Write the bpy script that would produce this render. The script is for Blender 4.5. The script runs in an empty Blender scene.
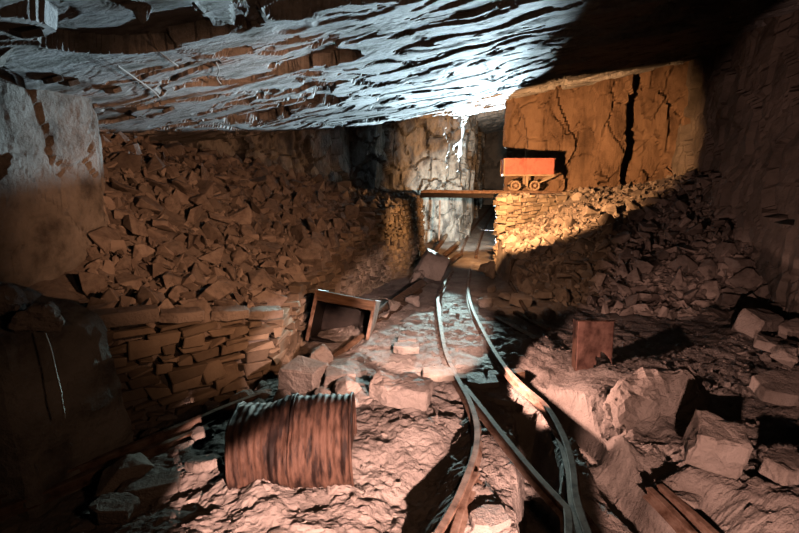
import bpy, bmesh, math, random
import numpy as np
from mathutils import Vector, Matrix, Euler

S = bpy.context.scene
COL = S.collection
RNG = np.random.default_rng(7)
random.seed(7)

# ------------------------------------------------------------------ camera
F, CH = 460.0, 2.2
PITCH = math.atan(86.5 / F)
CP, SP = math.cos(PITCH), math.sin(PITCH)
cam = bpy.data.cameras.new('camera')
cam.sensor_width = 36
cam.lens = 36 * F / 799
cam.clip_start = .05
co = bpy.data.objects.new('camera', cam)
COL.objects.link(co)
co.location = (0, 0, CH)
co.rotation_euler = (math.pi / 2 - PITCH, 0, 0)
S.camera = co


def ray(px, py):
    dx, dy = (px - 399.5) / F, (266.5 - py) / F
    return dx, CP + dy * SP, -SP + dy * CP


def gz(px, py, z=0.0):
    v = ray(px, py)
    t = (z - CH) / v[2]
    return (v[0] * t, v[1] * t, z)


def at(px, py, Y):
    v = ray(px, py)
    t = Y / v[1]
    return (v[0] * t, Y, CH + v[2] * t)


def project(P):
    P = np.asarray(P, float)
    q = P - np.array([0, 0, CH])
    f = q[..., 1] * CP - q[..., 2] * SP
    u = q[..., 1] * SP + q[..., 2] * CP
    return 399.5 + F * q[..., 0] / f, 266.5 - F * u / f


# ------------------------------------------------------------------ noise
def _h(i, j, k, s):
    n = (i * 374761393 + j * 668265263 + k * 2147483647 + s * 974634777) & 0xffffffff
    n = ((n ^ (n >> 13)) * 1274126177) & 0xffffffff
    n = ((n ^ (n >> 15)) * 1246822519) & 0xffffffff
    return ((n ^ (n >> 16)) & 0xffffff) / float(0xffffff)


def vn(P, s=0):
    P = np.asarray(P, float)
    I = np.floor(P).astype(np.int64)
    f = P - I
    f = f * f * f * (f * (f * 6 - 15) + 10)
    r = 0
    for a in (0, 1):
        wa = f[..., 0] if a else 1 - f[..., 0]
        for b in (0, 1):
            wb = f[..., 1] if b else 1 - f[..., 1]
            for c in (0, 1):
                wc = f[..., 2] if c else 1 - f[..., 2]
                r = r + wa * wb * wc * _h(I[..., 0] + a, I[..., 1] + b, I[..., 2] + c, s)
    return r * 2 - 1


def fbm(P, o=4, s=0, g=.5):
    P = np.asarray(P, float)
    r, a = 0, 1.0
    for k in range(o):
        r = r + a * vn(P * 2.03 ** k + 17.3 * k, s + k)
        a *= g
    return r


def cell(P, s=0):
    """nearest jittered cell: distance to the first, to the second, a random value of the cell"""
    P = np.asarray(P, float)
    I = np.floor(P).astype(np.int64)
    d1 = np.full(P.shape[:-1], 9.)
    d2 = d1.copy()
    v = np.zeros(P.shape[:-1])
    for a in (-1, 0, 1):
        for b in (-1, 0, 1):
            for c in (-1, 0, 1):
                J = I + np.array([a, b, c])
                o = np.stack([_h(J[..., 0], J[..., 1], J[..., 2], s + q) for q in (1, 2, 3)], -1)
                d = np.sqrt((((J + .1 + .8 * o) - P) ** 2).sum(-1))
                nr = d < d1
                d2 = np.where(nr, d1, np.minimum(d2, d))
                v = np.where(nr, _h(J[..., 0], J[..., 1], J[..., 2], s + 9), v)
                d1 = np.where(nr, d, d1)
    return d1, d2, v


def sstep(a, b, x):
    t = np.clip((x - a) / (b - a), 0, 1)
    return t * t * (3 - 2 * t)


class Plate:
    """smooth surface through scattered control points"""
    def __init__(s, pts, lam=1e-3):
        p = np.array(pts, float)
        s.c = p[:, :2]
        n = len(p)
        K = s.k(np.linalg.norm(s.c[:, None] - s.c[None], axis=-1)) + lam * np.eye(n)
        Q = np.c_[np.ones(n), s.c]
        A = np.block([[K, Q], [Q.T, np.zeros((3, 3))]])
        s.w = np.linalg.solve(A, np.r_[p[:, 2], 0, 0, 0])

    @staticmethod
    def k(r):
        return r * r * np.log(r + 1e-9)

    def __call__(s, x, y):
        x = np.asarray(x, float)
        r = s.w[-3] + s.w[-2] * x + s.w[-1] * y
        for (a, b), w in zip(s.c, s.w[:-3]):
            r = r + w * s.k(np.hypot(x - a, y - b))
        return r


# ------------------------------------------------------------------ materials
def mat(name, cols, scale=3., rough=.75, bump=.5, bscale=12., metallic=0., dist=.03, stretch=(1, 1, 1), spec=.14, rand=0., coords='Object'):
    cols = [tuple(.42 * q for q in c) for c in cols]              # damp slate is dark
    m = bpy.data.materials.new(name)
    m.use_nodes = True
    nt = m.node_tree
    N, L = nt.nodes, nt.links
    b = N['Principled BSDF']
    b.inputs['Roughness'].default_value = rough
    b.inputs['Metallic'].default_value = metallic
    b.inputs['Specular IOR Level'].default_value = spec
    tc = N.new('ShaderNodeTexCoord')
    mp = N.new('ShaderNodeMapping')
    mp.inputs['Scale'].default_value = stretch
    L.new(tc.outputs[coords], mp.inputs[0])
    n = N.new('ShaderNodeTexNoise')
    n.inputs['Scale'].default_value = scale
    n.inputs['Detail'].default_value = 6
    n.inputs['Roughness'].default_value = .62
    L.new(mp.outputs[0], n.inputs['Vector'])
    cr = N.new('ShaderNodeValToRGB')
    e = cr.color_ramp.elements
    lo, hi = .32, .68
    for i, c in enumerate(cols):
        p = lo + (hi - lo) * i / max(1, len(cols) - 1)
        if i < 2:
            e[i].position = p
            e[i].color = (*c, 1)
        else:
            q = e.new(p)
            q.color = (*c, 1)
    L.new(n.outputs['Fac'], cr.inputs[0])
    src = cr.outputs[0]
    if rand:
        oi = N.new('ShaderNodeNewGeometry')
        mr = N.new('ShaderNodeMapRange')
        mr.inputs['To Min'].default_value = 1 - rand
        mr.inputs['To Max'].default_value = 1 + rand
        L.new(oi.outputs['Random Per Island'], mr.inputs[0])
        hs = N.new('ShaderNodeHueSaturation')
        L.new(mr.outputs[0], hs.inputs['Value'])
        L.new(src, hs.inputs['Color'])
        src = hs.outputs[0]
    L.new(src, b.inputs['Base Color'])
    if bump:
        n2 = N.new('ShaderNodeTexNoise')
        n2.inputs['Scale'].default_value = bscale
        n2.inputs['Detail'].default_value = 8
        n2.inputs['Roughness'].default_value = .68
        L.new(mp.outputs[0], n2.inputs['Vector'])
        bp = N.new('ShaderNodeBump')
        bp.inputs['Strength'].default_value = bump
        bp.inputs['Distance'].default_value = dist
        L.new(n2.outputs['Fac'], bp.inputs['Height'])
        L.new(bp.outputs[0], b.inputs['Normal'])
    return m


M = dict(
    floor=mat('trodden slate mud', [(.22, .19, .17), (.40, .36, .33), (.52, .48, .44)], 2.2, .85, .9, 26, dist=.03),
    ceiling=mat('cleaved slate roof', [(.20, .20, .18), (.52, .53, .52), (.78, .79, .80), (.46, .48, .50)], 2.6, .72, .9, 11, dist=.035, stretch=(.7, 1.6, 1.4)),
    rock=mat('jointed rock face', [(.17, .15, .13), (.34, .30, .26), (.42, .37, .32)], 1.3, .75, .7, 6, dist=.05),
    ochre=mat('ochre rock face', [(.17, .11, .07), (.36, .24, .16), (.45, .31, .21)], 1.6, .75, .8, 7, dist=.05, stretch=(1.3, 1.3, .5)),
    wet=mat('wet back rock with painted glints', [(.05, .05, .05), (.22, .22, .21), (.62, .62, .58), (.16, .16, .15)], 2.2, .35, .9, 9, dist=.06, stretch=(1.4, 1.4, .6), spec=.5),  # pale streaks in the colour stand for glints on the wet rock
    pale=mat('grey rock face', [(.12, .11, .10), (.42, .41, .38), (.58, .57, .54)], 2.4, .75, 1.0, 9, dist=.05),
    slate=mat('slate waste', [(.24, .20, .18), (.40, .35, .31), (.50, .45, .40)], 2.5, .75, .45, 14, dist=.02, rand=.4),
    stone=mat('fallen slate', [(.28, .24, .21), (.46, .41, .37), (.55, .50, .46)], 2.2, .78, 1.0, 26, dist=.03),
    walling=mat('walling stone', [(.22, .18, .14), (.38, .32, .25), (.46, .40, .32)], 3.0, .8, .45, 18, dist=.02, rand=.35),
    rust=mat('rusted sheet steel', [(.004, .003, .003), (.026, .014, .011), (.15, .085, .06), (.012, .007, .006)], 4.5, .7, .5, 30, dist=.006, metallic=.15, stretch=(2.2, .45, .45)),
    rail=mat('rusted rail steel', [(.10, .05, .03), (.30, .20, .15), (.42, .32, .26)], 9, .7, .3, 40, metallic=.1, dist=.004, spec=.05),
    iron=mat('dark iron', [(.012, .010, .009), (.035, .028, .024)], 8, .55, .3, 30, metallic=.5, dist=.004),
    red=mat('faded red paint', [(.50, .13, .11), (.70, .25, .21), (.48, .18, .14)], 4, .55, .2, 30, dist=.004),
    wood=mat('damp mine timber', [(.06, .035, .022), (.14, .085, .05), (.21, .135, .085)], 3, .8, .6, 22, dist=.012, stretch=(1, 6, 6)),
    pine=mat('pale wagon iron', [(.45, .34, .24), (.60, .48, .35)], 6, .6, .2, 30, dist=.004),
    wire=mat('pale wire', [(.5, .5, .48), (.65, .65, .62)], 8, .5, 0),
)


# ------------------------------------------------------------------ object helpers
def link(name, me, m, parent=None, smooth=False):
    if isinstance(me, bmesh.types.BMesh):
        bm = me
        me = bpy.data.meshes.new(name)
        bm.to_mesh(me)
        bm.free()
    o = bpy.data.objects.new(name, me)
    COL.objects.link(o)
    if m:
        me.materials.append(m)
    if smooth:
        me.polygons.foreach_set('use_smooth', [True] * len(me.polygons))
    if parent:
        o.parent = parent
    return o


def tag(o, label=None, cat=None, group=None, kind=None):
    for k, v in (('label', label), ('category', cat), ('group', group), ('kind', kind)):
        if v:
            o[k] = v
    return o


def empty(name, loc, rot=(0, 0, 0)):
    o = bpy.data.objects.new(name, None)
    COL.objects.link(o)
    o.location = loc
    o.rotation_euler = rot
    o.empty_display_size = .1
    return o


def grid_mesh(name, P):
    a, b = P.shape[:2]
    i = np.arange(a * b).reshape(a, b)
    q = np.stack([i[:-1, :-1], i[1:, :-1], i[1:, 1:], i[:-1, 1:]], -1).reshape(-1, 4)
    me = bpy.data.meshes.new(name)
    me.from_pydata(P.reshape(-1, 3).tolist(), [], q.tolist())
    return me


def box(bm, size, loc=(0, 0, 0), rot=(0, 0, 0), bev=0.):
    Mx = Matrix.Translation(loc) @ Euler(rot).to_matrix().to_4x4() @ Matrix.Diagonal((*size, 1))
    r = bmesh.ops.create_cube(bm, size=1, matrix=Mx)
    if bev:
        es = list({e for v in r['verts'] for e in v.link_edges})
        bmesh.ops.bevel(bm, geom=es, offset=bev, segments=1, affect='EDGES')
    return r['verts']


def beam(bm, a, b, w, h, roll=0.):
    a, b = Vector(a), Vector(b)
    d = b - a
    q = d.to_track_quat('X', 'Z')
    Mx = Matrix.Translation((a + b) / 2) @ q.to_matrix().to_4x4() @ Matrix.Rotation(roll, 4, 'X') @ Matrix.Diagonal((d.length, w, h, 1))
    return bmesh.ops.create_cube(bm, size=1, matrix=Mx)['verts']


def tube(bm, pts, r, n=8):
    pts = [Vector(p) for p in pts]
    rings = []
    for i, p in enumerate(pts):
        d = (pts[min(i + 1, len(pts) - 1)] - pts[max(i - 1, 0)]).normalized()
        q = d.to_track_quat('Z', 'Y')
        rr = r[i] if hasattr(r, '__len__') else r
        rings.append([bm.verts.new(p + q @ Vector((rr * math.cos(6.2832 * k / n), rr * math.sin(6.2832 * k / n), 0))) for k in range(n)])
    for a, b in zip(rings, rings[1:]):
        for k in range(n):
            bm.faces.new((a[k], a[(k + 1) % n], b[(k + 1) % n], b[k]))
    bm.faces.new(rings[0][::-1])
    bm.faces.new(rings[-1])


def sweep(bm, pts, prof):
    """carry a closed (side, up) profile along a nearly level path"""
    pts = [Vector(p) for p in pts]
    rings = []
    for i, p in enumerate(pts):
        d = (pts[min(i + 1, len(pts) - 1)] - pts[max(i - 1, 0)])
        d.z = 0
        d.normalize()
        sd = Vector((d.y, -d.x, 0))
        rings.append([bm.verts.new(p + sd * u + Vector((0, 0, v))) for u, v in prof])
    n = len(prof)
    for a, b in zip(rings, rings[1:]):
        for k in range(n):
            bm.faces.new((a[k], a[(k + 1) % n], b[(k + 1) % n], b[k]))
    bm.faces.new(rings[0][::-1])
    bm.faces.new(rings[-1])
    bmesh.ops.recalc_face_normals(bm, faces=bm.faces)


def curve_pts(pts, n=6):
    P = [Vector(p) for p in pts]
    P = [P[0] * 2 - P[1]] + P + [P[-1] * 2 - P[-2]]
    out = []
    for i in range(1, len(P) - 2):
        a, b, c, d = P[i - 1:i + 3]
        for k in range(n):
            t = k / n
            out.append(.5 * ((2 * b) + (c - a) * t + (2 * a - 5 * b + 4 * c - d) * t * t + (3 * b - a - 3 * c + d) * t ** 3))
    out.append(P[-2])
    return out


# ------------------------------------------------------------------ the ground as a function
FY = [2.85, 3.8, 5.15, 6.3, 8.0, 10.5, 13.5, 15]
FX = [-4.3, -2.85, -1.42, -1.42, -.95, -.05, .70, .75]


def xfoot(y):
    return np.interp(y, FY, FX)


left_surf = Plate([(-4.4, 2.9, 1.0), (-2.9, 3.8, .92), (-2.2, 4.45, .76), (-1.5, 5.2, .58), (-1.5, 6.3, .62), (-1.0, 8, 1.02), (-.1, 10.5, 1.5), (.65, 13.4, 1.72),
                   at(200, 250, 6.2), at(280, 240, 7.4), at(130, 290, 5.1), at(120, 220, 5.8), at(340, 215, 9.6), at(250, 200, 8.2),
                   at(105, 142, 7.2), at(150, 148, 8.6), at(250, 167, 10), at(330, 187, 11.3), (-5.5, 8, 2.85), (-4.5, 10.5, 2.6), (-3.2, 11.5, 2.4), (-1, 13.5, 1.9), (-6, 5.5, 2.4), (-6.5, 3, 1.6)])

_fp = [(0, -2, .02), (-3, -2, .0), (3, -2, .0), (5, 0, .1), (-4, 1, -.05), (0, 8, .02), (.5, 10.5, 0), (1.3, 9.5, .0), (1.0, 7, .03), (1.0, 5.5, .02), (-.3, 8, .04), (.2, 12, -.05),
       (1.6, 12, .0), (3, 8, .02), (5, 7, .1), (2.2, 5.2, .0), (3.6, 5.4, .05), (5, 4.5, .15), (4.6, 3, .12), (6.5, 5, .3), (3.3, 3.2, .08), (3.1, 2.2, .05), (8, 8, .3), (8, 3, .3)]
_fp += [gz(400, 380, .1), gz(330, 380, .13), gz(300, 440, .05), gz(380, 430, .08), gz(420, 470, -.03), gz(370, 520, -.05), gz(260, 510, .05), gz(400, 520, -.04), gz(455, 430, -.02), gz(440, 500, -.05),
        gz(495, 440, .03), gz(488, 500, .04), gz(480, 370, .03), gz(520, 440, -.16), gz(545, 460, -.18), gz(545, 520, -.18), gz(515, 405, -.10), gz(500, 520, -.02),
        gz(590, 470, .02), gz(585, 500, .03), gz(560, 385, -.10), gz(610, 440, -.12), gz(650, 480, -.14), gz(680, 520, -.14), gz(625, 500, -.10),
        gz(520, 348, .08), gz(590, 390, .10), gz(620, 430, .14), gz(680, 475, .14), gz(740, 515, .12), gz(790, 450, .10), gz(560, 340, .0),
        gz(200, 450, -.05), gz(120, 450, -.14), gz(100, 500, -.08), gz(30, 520, -.1), gz(230, 400, -.08), gz(270, 385, -.05), gz(350, 350, .06), gz(20, 480, -.15), gz(250, 372, -.12)]
floor_surf = Plate(_fp, 2e-3)
RXF = [2.2, 2.5, 2.9, 3.6, 5, 6.5, 9]
RYF = [10.3, 9.2, 8.4, 7.8, 7.4, 6.6, 6]
RXC = [2.2, 3, 4, 5.2, 6.2, 6.9, 9]
RYC = [11.05, 11.35, 11.8, 11.9, 10.9, 10.0, 9.5]
RZC = [1.76, 1.79, 1.82, 1.85, 2.0, 2.16, 2.3]


def inside(x, y, poly):
    """distance into a polygon (positive inside)"""
    d = np.full(np.shape(x), 1e9)
    ins = np.zeros(np.shape(x), bool)
    n = len(poly)
    for i in range(n):
        (ax, ay), (bx, by) = poly[i][:2], poly[(i + 1) % n][:2]
        ex, ey = bx - ax, by - ay
        t = np.clip(((x - ax) * ex + (y - ay) * ey) / (ex * ex + ey * ey), 0, 1)
        d = np.minimum(d, np.hypot(x - ax - t * ex, y - ay - t * ey))
        ins ^= ((ay > y) != (by > y)) & (x < ex * (y - ay) / (by - ay + 1e-12) + ax)
    return np.where(ins, d, -d)


SHADE_PIT = [gz(*q) for q in ((516, 404), (538, 402), (556, 432), (566, 462), (570, 500), (580, 560), (518, 560))]  # hollow dug to put shade between the middle and right rails
SHADE_RUT = [gz(*q, .05) for q in ((512, 362), (540, 377), (580, 394), (612, 430), (650, 468), (700, 515), (745, 560), (672, 560), (640, 520), (604, 484), (583, 455), (574, 430), (546, 398))]  # trench shaped to hold the shadow band beside the right rail
SHADE_SINK = [gz(*q) for q in ((466, 405), (440, 425), (410, 455), (372, 490), (330, 560), (425, 560), (462, 490), (472, 465), (473, 440))]  # shallow dip added so the floor left of the left rail stays shaded


def ground(x, y, rough=True):
    x, y = np.asarray(x, float), np.asarray(y, float)
    zl = left_surf(x, y)
    z = floor_surf(np.clip(x, -5, 8), np.clip(y, -2, 12.5))
    z = np.where(y > 11, z * np.clip(1 - (y - 11) / 1.5, 0, 1), z)
    z = np.maximum(z, -.3)
    z = z + np.maximum(0, y - 11.8) * .055
    wv = .025 * vn(np.stack([x * 5, y * 5, 0 * x], -1), 63) if rough else 0
    z = z - .42 * sstep(-.015, .10, inside(x, y, SHADE_PIT) + wv) - .34 * sstep(-.02, .14, inside(x, y, SHADE_RUT) + wv) - .10 * sstep(-.02, .22, inside(x, y, SHADE_SINK) + wv)
    # the slope of waste on the right, with a walled face at its near corner
    yf, yc, zc = np.interp(x, RXF, RYF), np.interp(x, RXC, RYC), np.interp(x, RXC, RZC)
    k = .52 + .48 * sstep(2.6, 4.8, x)
    t = np.clip((y - yf) / (yc - yf), 0, 1)
    zr = zc * np.where(t >= 1, 1, k * t ** .85)
    xw = np.interp(y, [11, 13.25], [2.30, 2.82])
    w = sstep(xw, xw + .12, x) * np.where((y > 13.25) & (x < 3.4 + (y - 13.25) * .4), 0, 1)
    z = z + w * np.maximum(0, zr)
    wl = sstep(.02, .16, xfoot(y) - x) * sstep(2.8, 2.9, y) * np.where(y < 15.2, 1, 0)
    z = z * (1 - wl) + zl * wl
    if rough:
        P = np.stack([x, y, 0 * x], -1)
        near = np.clip(1.2 - y / 14, .4, 1)
        z = z + near * (.035 * fbm(P * 2.1, 3, 11) + .022 * fbm(P * 7, 4, 21, .6) * (1 + .6 * vn(P * 1.3, 5)))
        c1, c2, cv = cell(P * np.array([4.5, 4.5, 1]), 31)
        z = z + near * .02 * (cv - .5) * sstep(0, .12, c2 - c1)
    return z


def gnormal(x, y, e=.15):
    gx = (ground(x + e, y, False) - ground(x - e, y, False)) / (2 * e)
    gy = (ground(x, y + e, False) - ground(x, y - e, False)) / (2 * e)
    n = np.stack([-np.clip(gx, -1.2, 1.2), -np.clip(gy, -1.2, 1.2), np.ones_like(gx)], -1)
    return n / np.linalg.norm(n, axis=-1, keepdims=True)


def sit(px, py, lift=0.):
    """the place on the ground that the sight line through a point of the photograph meets"""
    v = ray(px, py)
    t = np.linspace(1.5, 30, 6000)
    h = ground(v[0] * t, v[1] * t, False)
    i = int(np.argmax(CH + v[2] * t < h))
    return Vector((v[0] * t[i], v[1] * t[i], h[i] + lift))


# ------------------------------------------------------------------ the setting
ys = np.concatenate([np.linspace(-2, 1.8, 20), np.geomspace(1.85, 16, 460), np.linspace(16.2, 28, 60)])
us = np.linspace(-1, 1, 480)
X = us[None] * (4.5 + .62 * np.clip(ys, 0, 20))[:, None] + .3
Y = np.repeat(ys[:, None], len(us), 1)
P = np.stack([X, Y, ground(X, Y)], -1)
fl = link('floor', grid_mesh('floor', P), M['floor'])
tag(fl, 'uneven muddy mine floor rising into rubble slopes on both sides', 'floor', kind='structure')


def ceil_z(x, y):
    P = np.stack([x, y, 0 * x], -1)
    u, v = .9 * x - .43 * y, .43 * x + .9 * y                     # along and across the cleavage
    z = 3.86 + .165 * x + .02 * np.clip(y - 12, -9, 2) + .05 * fbm(P * .35, 2, 3)
    Q = np.stack([u * .42, v * .85, 0 * x], -1)
    Q = Q + .5 * np.stack([fbm(P * .7, 3, 41), fbm(P * .7 + 9, 3, 42), 0 * x], -1)
    for sc, st, h, sd in ((1., 1.3, .045, 50), (2.3, 2.2, .007, 60), (5.2, 2.4, .003, 70)):
        t = (fbm(Q * sc, 4, sd, .55) + 1.5) * st
        fr = t - np.floor(t)
        z = z + h * (np.floor(t) + sstep(.86, 1, fr) + .25 * fr - 1.5 * st) * .6
    z = z + .15 * sstep(.50, .54, fbm(Q * 1.7 + 31, 4, 83, .55)) + .05 * sstep(.42, .46, fbm(Q * 3.7 + 11, 4, 86, .55))
    z = z + .004 * fbm(np.stack([u * 3, v * 6, 0 * x], -1), 4, 90, .45)
    return z


ys = np.geomspace(2.2, 18, 520)
ys = np.concatenate([np.linspace(-2, 2.1, 25), ys, np.linspace(18.3, 28, 30)])
us = np.linspace(-1, 1, 560)
X = us[None] * (5.5 + .5 * np.clip(ys, 0, 18))[:, None] + .2
Y = np.repeat(ys[:, None], len(us), 1)
ce = link('ceiling', grid_mesh('ceiling', np.stack([X, Y, ceil_z(X, Y)], -1)[:, ::-1]), M['ceiling'])
tag(ce, 'flaking slate roof of the chamber slanting down to the left', 'ceiling', kind='structure')


def rock_wall(name, plan, z0, z1, m, label, amp=.25, step=.055, seed=0, cs=(.9, .9, .6), fine=.05):
    pl = np.array(plan, float)
    seg = np.linalg.norm(np.diff(pl, axis=0), axis=1)
    cum = np.r_[0, np.cumsum(seg)]
    s = np.linspace(0, cum[-1], max(8, int(cum[-1] / step)))
    x, y = np.interp(s, cum, pl[:, 0]), np.interp(s, cum, pl[:, 1])
    k = np.clip(np.searchsorted(cum, s, 'right') - 1, 0, len(seg) - 1)
    d = np.diff(pl, axis=0)[k] / seg[k][:, None]
    for _ in range(5):
        d[1:-1] = (d[:-2] + d[1:-1] * 2 + d[2:]) / 4
    d /= np.linalg.norm(d, axis=1, keepdims=True)
    nx, ny = d[:, 1], -d[:, 0]                                  # faces the right-hand side of the path
    z = np.linspace(z0, z1, int((z1 - z0) / step))
    A = np.stack([np.repeat(x[:, None], len(z), 1), np.repeat(y[:, None], len(z), 1), np.repeat(z[None], len(x), 0)], -1)
    W = A + .18 * np.stack([fbm(A * .9, 3, seed + 1), fbm(A * .9 + 5, 3, seed + 2), fbm(A * .9 + 9, 3, seed + 3)], -1)
    _, _, v = cell(W * np.array(cs), seed)
    a1, a2, v2 = cell(W * np.array(cs) * 2.3 + 3, seed + 5)
    off = amp * (v - .5) * 1.3 + amp * .5 * (v2 - .5) + fine * fbm(A * 1.6, 5, seed + 8, .55) - amp * .18 * (1 - sstep(0, .06, a2 - a1))
    A[..., 0] += nx[:, None] * off
    A[..., 1] += ny[:, None] * off
    return tag(link(name, grid_mesh(name, A), m), label, 'rock wall', kind='structure')


rock_wall('wall_left', [(-6.2, 9.0), (-4.6, 7.2), (-3.55, 5.55), (-3.72, 4.3), (-4.2, 2.2), (-4.6, -2)][::-1][::-1][::-1], -.4, 5.2, M['pale'],
          'tall rock pillar and wall standing at the left side of the chamber', .10, .04, 100, (.7, .7, .5), .03)
rock_wall('wall_back', [(-6.6, 8.6), (-5.2, 10.4), (-3.2, 11.9), (-1.8, 12.9), (-1.6, 14.2), (-.7, 14.0), (-.3, 14.9), (2.0, 15.1), (2.35, 16), (2.9, 19), (4.6, 27)], -.6, 5.6, M['wet'],
          'blocky rock face at the back behind the rubble', .38, .055, 200, (.8, .8, .45))
rock_wall('wall_tunnel_end', [(4.2, 26.6), (8, 26)], -.6, 5.6, M['rock'], 'far rock end of the dark tunnel', .3, .15, 250)
rock_wall('wall_right', [(6.4, 26.6), (4.9, 18), (4.0, 15.4), (3.02, 13.55), (3.6, 13.2), (4.3, 12.9), (5.0, 12.75), (5.15, 12.2), (5.75, 12.1), (5.9, 12.32), (7.4, 11.8)], -.4, 6.0, M['ochre'],
          'jointed rock face with an upright rib behind the red wagon', .20, .05, 300, (.9, .9, .4))
rock_wall('wall_right_side', [(7.3, 12.4), (6.75, 10.4), (6.2, 8), (5.6, 6), (5.3, 3), (5.3, -2)], -.4, 6.0, M['rock'],
          'dark rock wall along the right side of the chamber', .30, .06, 400)


# ------------------------------------------------------------------ stones
def hull(rng, n, dims, p=.75):
    q = rng.uniform(-1, 1, (n, 3))
    q = q / (np.abs(q).max(1, keepdims=True) ** p)
    q = q * np.array(dims)
    bm = bmesh.new()
    for v in q:
        bm.verts.new(v)
    r = bmesh.ops.convex_hull(bm, input=bm.verts)
    kill = [g for g in set(r['geom_interior']) | set(r['geom_unused']) if isinstance(g, bmesh.types.BMVert) and g.is_valid]
    bmesh.ops.delete(bm, geom=kill, context='VERTS')
    bmesh.ops.dissolve_limit(bm, angle_limit=.12, verts=bm.verts, edges=bm.edges)
    return bm


PROTO = []
for k in range(26):
    d = (1, RNG.uniform(.55, .9), RNG.uniform(.3, .6))
    bm = hull(RNG, int(RNG.integers(9, 15)), d)
    bmesh.ops.bevel(bm, geom=list(bm.edges), offset=.035, segments=1, affect='EDGES')
    bmesh.ops.triangulate(bm, faces=bm.faces)
    me = bpy.data.meshes.new('slate_fragment')
    bm.to_mesh(me)
    bm.free()
    me.materials.append(M['slate'])
    PROTO.append(me)
LITE = []
for k in range(26):
    bm = hull(RNG, int(RNG.integers(8, 13)), (1, RNG.uniform(.5, .9), RNG.uniform(.18, .5)))
    bmesh.ops.triangulate(bm, faces=bm.faces)
    bm.verts.index_update()
    LITE.append((np.array([v.co[:] for v in bm.verts]), np.array([[v.index for v in f.verts] for f in bm.faces])))
    bm.free()


def rotmats(n, N, tilt, rng):
    """random spin, then lay the flat side on the surface of normal N, then tilt a little"""
    a = rng.uniform(0, 6.283, n)
    ax = rng.normal(0, tilt, n)
    ay = rng.normal(0, tilt, n)
    R = []
    for i in range(n):
        q = Vector((0, 0, 1)).rotation_difference(Vector(N[i]))
        R.append(q.to_matrix() @ Euler((ax[i], ay[i], a[i]), 'ZYX').to_matrix().to_3x3() if False else q.to_matrix() @ Euler((ax[i], ay[i], 0)).to_matrix() @ Matrix.Rotation(a[i], 3, 'Z'))
    return R


def heap(name, pts, sizes, m, label, cat, tilt=.5, sink=.1):
    rng = np.random.default_rng(len(pts))
    N = gnormal(pts[:, 0], pts[:, 1])
    R = rotmats(len(pts), N, tilt, rng)
    V, Fc, b = [], [], 0
    for i in range(len(pts)):
        v, f = LITE[i % len(LITE)]
        q = (v * sizes[i]) @ np.array(R[i]).T + pts[i] + N[i] * sizes[i] * sink
        V.append(q)
        Fc.append(f + b)
        b += len(v)
    me = bpy.data.meshes.new(name)
    me.from_pydata(np.vstack(V).tolist(), [], np.vstack(Fc).tolist())
    return tag(link(name, me, m), label, cat, kind='stuff')


def sample(n, x0, x1, y0, y1, keep, rng):
    x = rng.uniform(x0, x1, n)
    y = rng.uniform(y0, y1, n)
    z = ground(x, y)
    P = np.stack([x, y, z], -1)
    px, py = project(P)
    ok = keep(x, y, px, py) & (px > -60) & (px < 860) & (py > 60) & (py < 560)
    return P[ok], px[ok], py[ok]


def spread(P, sizes, gap=.8):
    """drop the ones that would run into a larger one already laid"""
    out = []
    for i in np.argsort(-sizes):
        if all(np.linalg.norm(P[i] - P[j]) > gap * (sizes[i] + sizes[j]) for j in out):
            out.append(i)
    return np.array(out)


rng = np.random.default_rng(21)
on_left = lambda x, y, px, py: (x < xfoot(y) - .12) & (py < 345) & (px > 92) & ((px < 345) | (py < 300)) & (y < 13.3) & (x > -5.2)
on_right = lambda x, y, px, py: (x > 2.45) & ((y < 11.5) | (x < 2.6) | (x > 4.4)) & (y > np.interp(x, RXF, RYF) - .5) & (y < np.interp(x, RXC, RYC) + .35) & (px < 815)

ZL = [(lambda px, py: py > 262, 'brown slate fragment lying low on the left slope, just above the low stone wall'),
      (lambda px, py: px < 190, 'brown slate fragment high on the left slope, beside the tall rock pillar'),
      (lambda px, py: px < 290, 'brown slate fragment in the middle of the left rubble slope'),
      (lambda px, py: True, 'orange-brown slate fragment on the left slope, near the coursed wall end')]
ZR = [(lambda px, py: py > 285, 'slate fragment at the foot of the right rubble slope, behind the upright steel sheet'),
      (lambda px, py: (py - 195) < (640 - px) * .55, 'orange-lit slate fragment on the right heap, below the red wagon'),
      (lambda px, py: True, 'dark slate fragment on the shaded side of the right rubble slope')]


def lay(P, px, py, sizes, zones, group, seed, tilt=.65):
    r = np.random.default_rng(seed)
    N = gnormal(P[:, 0], P[:, 1])
    R = rotmats(len(P), N, tilt, r)
    for i in range(len(P)):
        o = bpy.data.objects.new('slate_fragment', PROTO[int(r.integers(len(PROTO)))])
        COL.objects.link(o)
        o.matrix_world = Matrix.Translation(Vector(P[i] + N[i] * sizes[i] * .22)) @ R[i].to_4x4() @ Matrix.Diagonal((*(np.array([1, 1, 1]) * sizes[i]), 1))
        for j, (f, l) in enumerate(zones):
            if f(px[i], py[i]):
                tag(o, l, 'stone', group + ' ' + 'abcd'[0:0] + ('low part', 'upper part', 'middle part', 'far part')[j])
                break


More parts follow.
